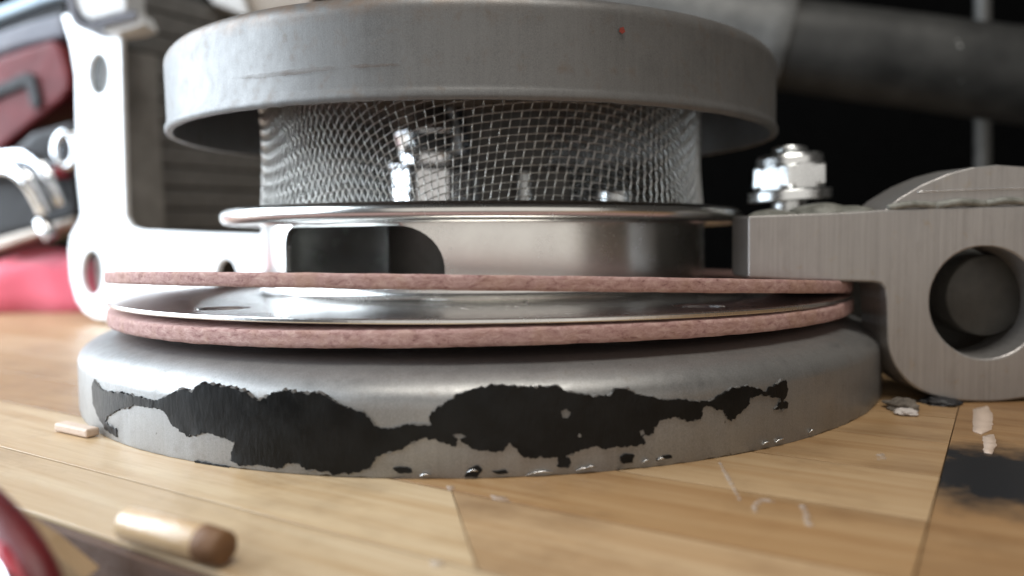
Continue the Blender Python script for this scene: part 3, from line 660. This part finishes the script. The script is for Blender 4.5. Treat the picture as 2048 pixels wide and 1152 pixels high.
# clip at the top of the flange
def strip(px, depth, th, dz, mat, name, parent):
    V, Fc = [], []; pts = spline([P(x, y, depth) for x, y in px], 6)
    for i, p_ in enumerate(pts):
        t_ = (pts[min(i + 1, len(pts) - 1)] - pts[max(i - 1, 0)]).normalized(); nn_ = Vector((-t_.z, 0, t_.x))
        for s_ in (-1, 1):
            for d_ in (-1, 1): V.append(p_ + nn_ * th * s_ + Vector((0, d_ * dz, 0)))
    for i in range(len(pts) - 1):
        b_ = i * 4
        for q_ in ((0, 1, 5, 4), (1, 3, 7, 5), (3, 2, 6, 7), (2, 0, 4, 6)): Fc.append(tuple(b_ + k for k in q_))
    Fc += [(0, 2, 3, 1), tuple(len(V) - 4 + k for k in (0, 1, 3, 2))]
    return mesh_obj(name, V, Fc, mat, parent, smooth=True, auto=40)
ch = tag(empty('clamp_tab', tuple(P(230, 60, 193))), 'bright block and curved tab clamped over the flange top', 'clamp')
v2, f2 = fill([(lambda q_: (q_.x, q_.z))(P(x, y, 190)) for x, y in [(150, -40), (158, 10), (172, 35), (190, 46), (262, 28), (258, -40)]])
bevel(mesh_obj('tab_block', *extrude(v2, f2, lambda q_: (q_[0], 188, q_[1]), lambda q_: (q_[0], 198, q_[1])), 'white_alloy', ch, smooth=False), .8, 3)
strip([(160, 0), (166, 35), (178, 56), (200, 60), (240, 50), (288, 38)], 192, .9, 4.5, 'slate', 'tab_seam', ch)
strip([(225, 60), (250, 57), (275, 52), (296, 44)], 193, 1.5, 4, 'white_alloy', 'tab_lip', ch)

# castings above the housing, upper left
cs = P(385, 35, 238)
ct = tag(empty('casting', (cs.x, cs.y, cs.z - 10)), 'rough grey casting with a round beige boss, above left of the lid', 'casting')
def blob(name, c, ax, amp, seed, mat, parent):
    import bmesh
    bm = bmesh.new(); bmesh.ops.create_cube(bm, size=2); bmesh.ops.subdivide_edges(bm, edges=bm.edges, cuts=14, use_grid_fill=True)
    V = []
    for v in bm.verts:
        d_ = v.co; p_ = Vector((math.copysign(abs(d_.x) ** .8, d_.x), math.copysign(abs(d_.y) ** .8, d_.y), math.copysign(abs(d_.z) ** .8, d_.z)))
        L_ = (abs(d_.x) ** 4 + abs(d_.y) ** 4 + abs(d_.z) ** 4) ** .25; p_ = d_ / L_
        k = 1 + amp * noise.fractal(p_ * 1.3 + Vector((seed, 0, 0)), 1, 2, 4); V.append((c[0] + p_.x * ax[0] * k, c[1] + p_.y * ax[1] * k, c[2] + p_.z * ax[2] * k))
    Fc = [tuple(v.index for v in f.verts) for f in bm.faces]; bm.free(); return mesh_obj(name, V, Fc, mat, parent)
blob('casting_body', (cs.x - 2, cs.y + 14, cs.z + 6), (26, 16, 17), .10, 4, 'cast_grey', ct)
bp = P(560, 5, 232); 
V, Fc = lathe([(0, 0), (8.8, 0), (9.6, .8), (9.6, 26), (0, 26)], 0, 0, 48, closed=False); V = [(bp.x + x, bp.y + z, bp.z + 2.5 + y) for x, y, z in V]
mesh_obj('casting_boss', V, Fc, 'beige_metal', ct, auto=40)
v2, f2 = fill([(lambda q_: (q_.x, q_.z))(P(x, y, 229)) for x, y in [(395, -40), (425, 8), (498, 34), (488, 5), (478, -40)]])
bevel(mesh_obj('casting_highlight', *extrude(v2, f2, lambda q_: (q_[0], 229, q_[1]), lambda q_: (q_[0], 236, q_[1])), 'white_alloy', ct, smooth=False), .6, 3)  # white sliver shaped as the highlight on the casting

# ------------------------------------------------------------------ tools at far left
def solid_px(name, px, d0, d1, mat, parent=None, bev=.8, dslope=0, base=None):
    ctr = sum((P(x, y, d0) for x, y in px), Vector()) / len(px)
    v2, f2 = fill([(lambda q_: (q_.x, q_.z))(P(x, y, d0)) for x, y in px])
    V, Fc = extrude(v2, f2, lambda q_: (q_[0], d0 + dslope * (q_[0] - ctr.x), q_[1]), lambda q_: (q_[0], d1 + dslope * (q_[0] - ctr.x), q_[1]))
    o = mesh_obj(name, V, Fc, mat, parent, base=base, smooth=False); bevel(o, bev, 3); return o
b0 = P(30, 200, 255)
tb = tag(empty('tool_case', (b0.x, 265, ZB)), 'dark red plastic tool case with a recessed slot, far left', 'case')
csh = solid_px('case_shell', [(-220, 225), (-60, 150), (0, 112), (60, 92), (105, 78), (125, 92), (140, 140), (142, 175), (125, 200), (60, 250), (0, 300), (-220, 470)], 255, 300, 'red_plastic', tb, 2.0)
solid_px('case_slot', [(-90, 225), (-20, 175), (52, 143), (68, 150), (80, 205), (72, 218), (60, 212), (50, 172), (0, 192), (-90, 245)], 253.5, 257, 'rubber', csh, .6)
q = P(40, 60, 260); tr = tag(empty('metal_tray', (q.x, 275, q.z)), 'slate grey metal tray edge above the red tool case', 'tray')
solid_px('tray_rim', [(-220, 150), (0, 60), (60, 40), (128, 22), (134, 72), (60, 88), (0, 108), (-220, 222)], 262, 330, 'slate', tr, 1.5)
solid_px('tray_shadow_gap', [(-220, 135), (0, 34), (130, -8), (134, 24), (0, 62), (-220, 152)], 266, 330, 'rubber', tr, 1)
solid_px('tray_lid', [(-220, 90), (0, 12), (60, -12), (130, -40), (134, -10), (90, 2), (0, 36), (-220, 130)], 263, 330, 'pale_blue', tr, 1)
q = P(60, 420, 232)
sk = tag(empty('wrench_set', (q.x, q.y, ZB)), 'black holder of chrome wrenches beside the bright flange', 'wrenches')
solid_px('holder', [(-220, 360), (0, 320), (60, 265), (150, 240), (158, 330), (158, 430), (100, 452), (0, 475), (-220, 540)], 240, 285, 'rubber', sk, 2)
pts = [P(92 + 0, 425, 232), P(78, 395, 231), P(58, 362, 230), P(30, 340, 231), P(-5, 338, 234), P(-60, 350, 238)]
mesh_obj('wrench_hook', *tube(spline(pts, 6), 2.6, 16), 'chrome', sk, auto=40)
pts = [P(125, 408, 234), P(112, 380, 233), P(95, 350, 233), P(70, 322, 234), P(30, 312, 236), P(-60, 325, 240)]
mesh_obj('wrench_hook', *tube(spline(pts, 6), 2.0, 16), 'chrome', sk, auto=40)
V, Fc = tube([P(132 + 20 * math.cos(k / 24 * 6.283), 300 + 34 * math.sin(k / 24 * 6.283), 236) for k in range(24)], 1.2, 10, closed=True); mesh_obj('ring_end', V, Fc, 'chrome', sk)
solid_px('red_band', [(100, 335), (122, 328), (130, 345), (118, 356), (104, 352)], 236, 246, 'red_gloss', sk, .4)
solid_px('holder_rail', [(-220, 545), (0, 475), (80, 452), (150, 432), (150, 446), (80, 470), (0, 498), (-220, 580)], 236, 252, 'beige_metal', sk, .8)
mesh_obj('rail_clip', *tube(spline([P(85, 445, 233), P(92, 460, 232), P(104, 476, 232)], 5), 2.2, 12), 'chrome', sk, auto=40)

# crumpled cloth
def cloth_mesh():
    V, Fc = [], []; nx_, ny_ = 70, 50
    c = G(60, 625)
    for j in range(ny_ + 1):
        for i in range(nx_ + 1):
            u, v = i / nx_ * 2 - 1, j / ny_ * 2 - 1
            x = c.x - 22 + u * 46; y = c.y + 17 + v * 20
            e = max(0, 1 - (abs(u) ** 3.2)) * max(0, 1 - abs(v) ** 3)
            h = (12 + 7 * (u + .25) + 6 * noise.fractal(Vector((u * 1.6, v * 1.6, 3)), 1, 2, 3) + 2.2 * math.sin(6 * u + 3 * v + 3 * noise.noise(Vector((u * 2, v * 2, 1))))) * e ** .6
            x += 2.5 * noise.noise(Vector((u * 3, v * 3, 7))); y += 2.5 * noise.noise(Vector((u * 3, v * 3, 17)))
            V.append((x, y, ZB + .15 + max(h, 0)))
    for j in range(ny_):
        for i in range(nx_): a = j * (nx_ + 1) + i; Fc.append((a, a + 1, a + nx_ + 2, a + nx_ + 1))
    return V, Fc, c
V, Fc, c = cloth_mesh()
rag = tag(mesh_obj('cloth_rag', V, Fc, 'cloth', base=(c.x, c.y + 20, ZB)), 'crumpled pinkish red shop rag on the bench at left', 'rag')
so = rag.modifiers.new('thick', 'SOLIDIFY'); so.thickness = .6 * S

# small things on the bench
a, b = G(262, 1082), G(408, 1122); a.z = b.z = ZB + 1.35
pn = tag(empty('pin', (a.x, a.y, ZB)), 'varnished brown wooden pin lying on the bench, lower left', 'pin')
dv = (b - a).normalized()
mesh_obj('pin_shank', *tube([a - dv * .1, a, b, b + dv * .1], [1.22, 1.32, 1.32, 1.3], 28), 'amber', pn, auto=50)
mesh_obj('pin_head', *tube([b + dv * .08, b + dv * .2, b + dv * 2.1, b + dv * 2.3], [1.3, 1.3, 1.18, 1.0], 28), 'amber_shaded', pn, auto=50)
a, b = G(108, 862), G(186, 884); 
V, Fc = box_v(((a.x + b.x) / 2 - .2, (a.y + b.y) / 2 + 1.2, ZB + .55), D * 3.4, N * .8, (0, 0, .5))
tag(bevel(mesh_obj('chalk_stick', V, Fc, 'chalk', base=(a.x, a.y, ZB), smooth=False), .25), 'blurry whitish stick on the bench at the left edge of the cup', 'stick')

# pliers at bottom left: red grips in front of the bench edge
hb = P(40, 1090, 50)
hd = tag(empty('pliers', tuple(hb)), 'tool with dark red curved handle at the bottom left corner', 'pliers')
mesh_obj('grip', *tube(spline([P(-60, 985, 52), P(-5, 1040, 50), P(40, 1095, 48.5), P(75, 1160, 47), P(95, 1230, 46)], 6), 1.35, 20), 'red_plastic', hd, auto=50)
mesh_obj('grip_edge', *tube(spline([P(-60, 1040, 50), P(-20, 1078, 48.6), P(10, 1110, 47.2), P(40, 1165, 46), P(55, 1230, 45)], 6), .55, 14), 'red_gloss', hd, auto=50)
mesh_obj('jaw', *tube(spline([P(-60, 1085, 49), P(-15, 1120, 47.6), P(15, 1150, 46.4), P(35, 1200, 45)], 6), .62, 14), 'chrome', hd, auto=50)
v = [P(10, 1010, 56), P(48, 1030, 56), P(95, 1082, 55), P(165, 1165, 54), P(120, 1185, 54), P(55, 1100, 55)]
V, Fc = extrude([(q_.x, q_.z) for q_ in v], [[0, 1, 2], [0, 2, 5], [2, 3, 4], [2, 4, 5]], lambda q_: (q_[0], 54.5, q_[1]), lambda q_: (q_[0], 56.5, q_[1]))
tag(bevel(mesh_obj('wood_stick', V, Fc, 'tan_stick', base=tuple(v[0]), smooth=False), .2), 'narrow tan wooden strip beside the red handle', 'strip')

# black sheet added for the dark space far behind the engine parts
bw = mesh_obj('dark_backdrop', *box_v((0, 520, 230), (900, 0, 0), (0, 5, 0), (0, 0, 420)), 'black', base=(0, 520, ZB), smooth=False); bw['kind'] = 'structure'; bw['label'] = 'dark shadowed space behind the engine parts'

for o in bpy.data.objects:
    if '_o' in o: del o['_o']
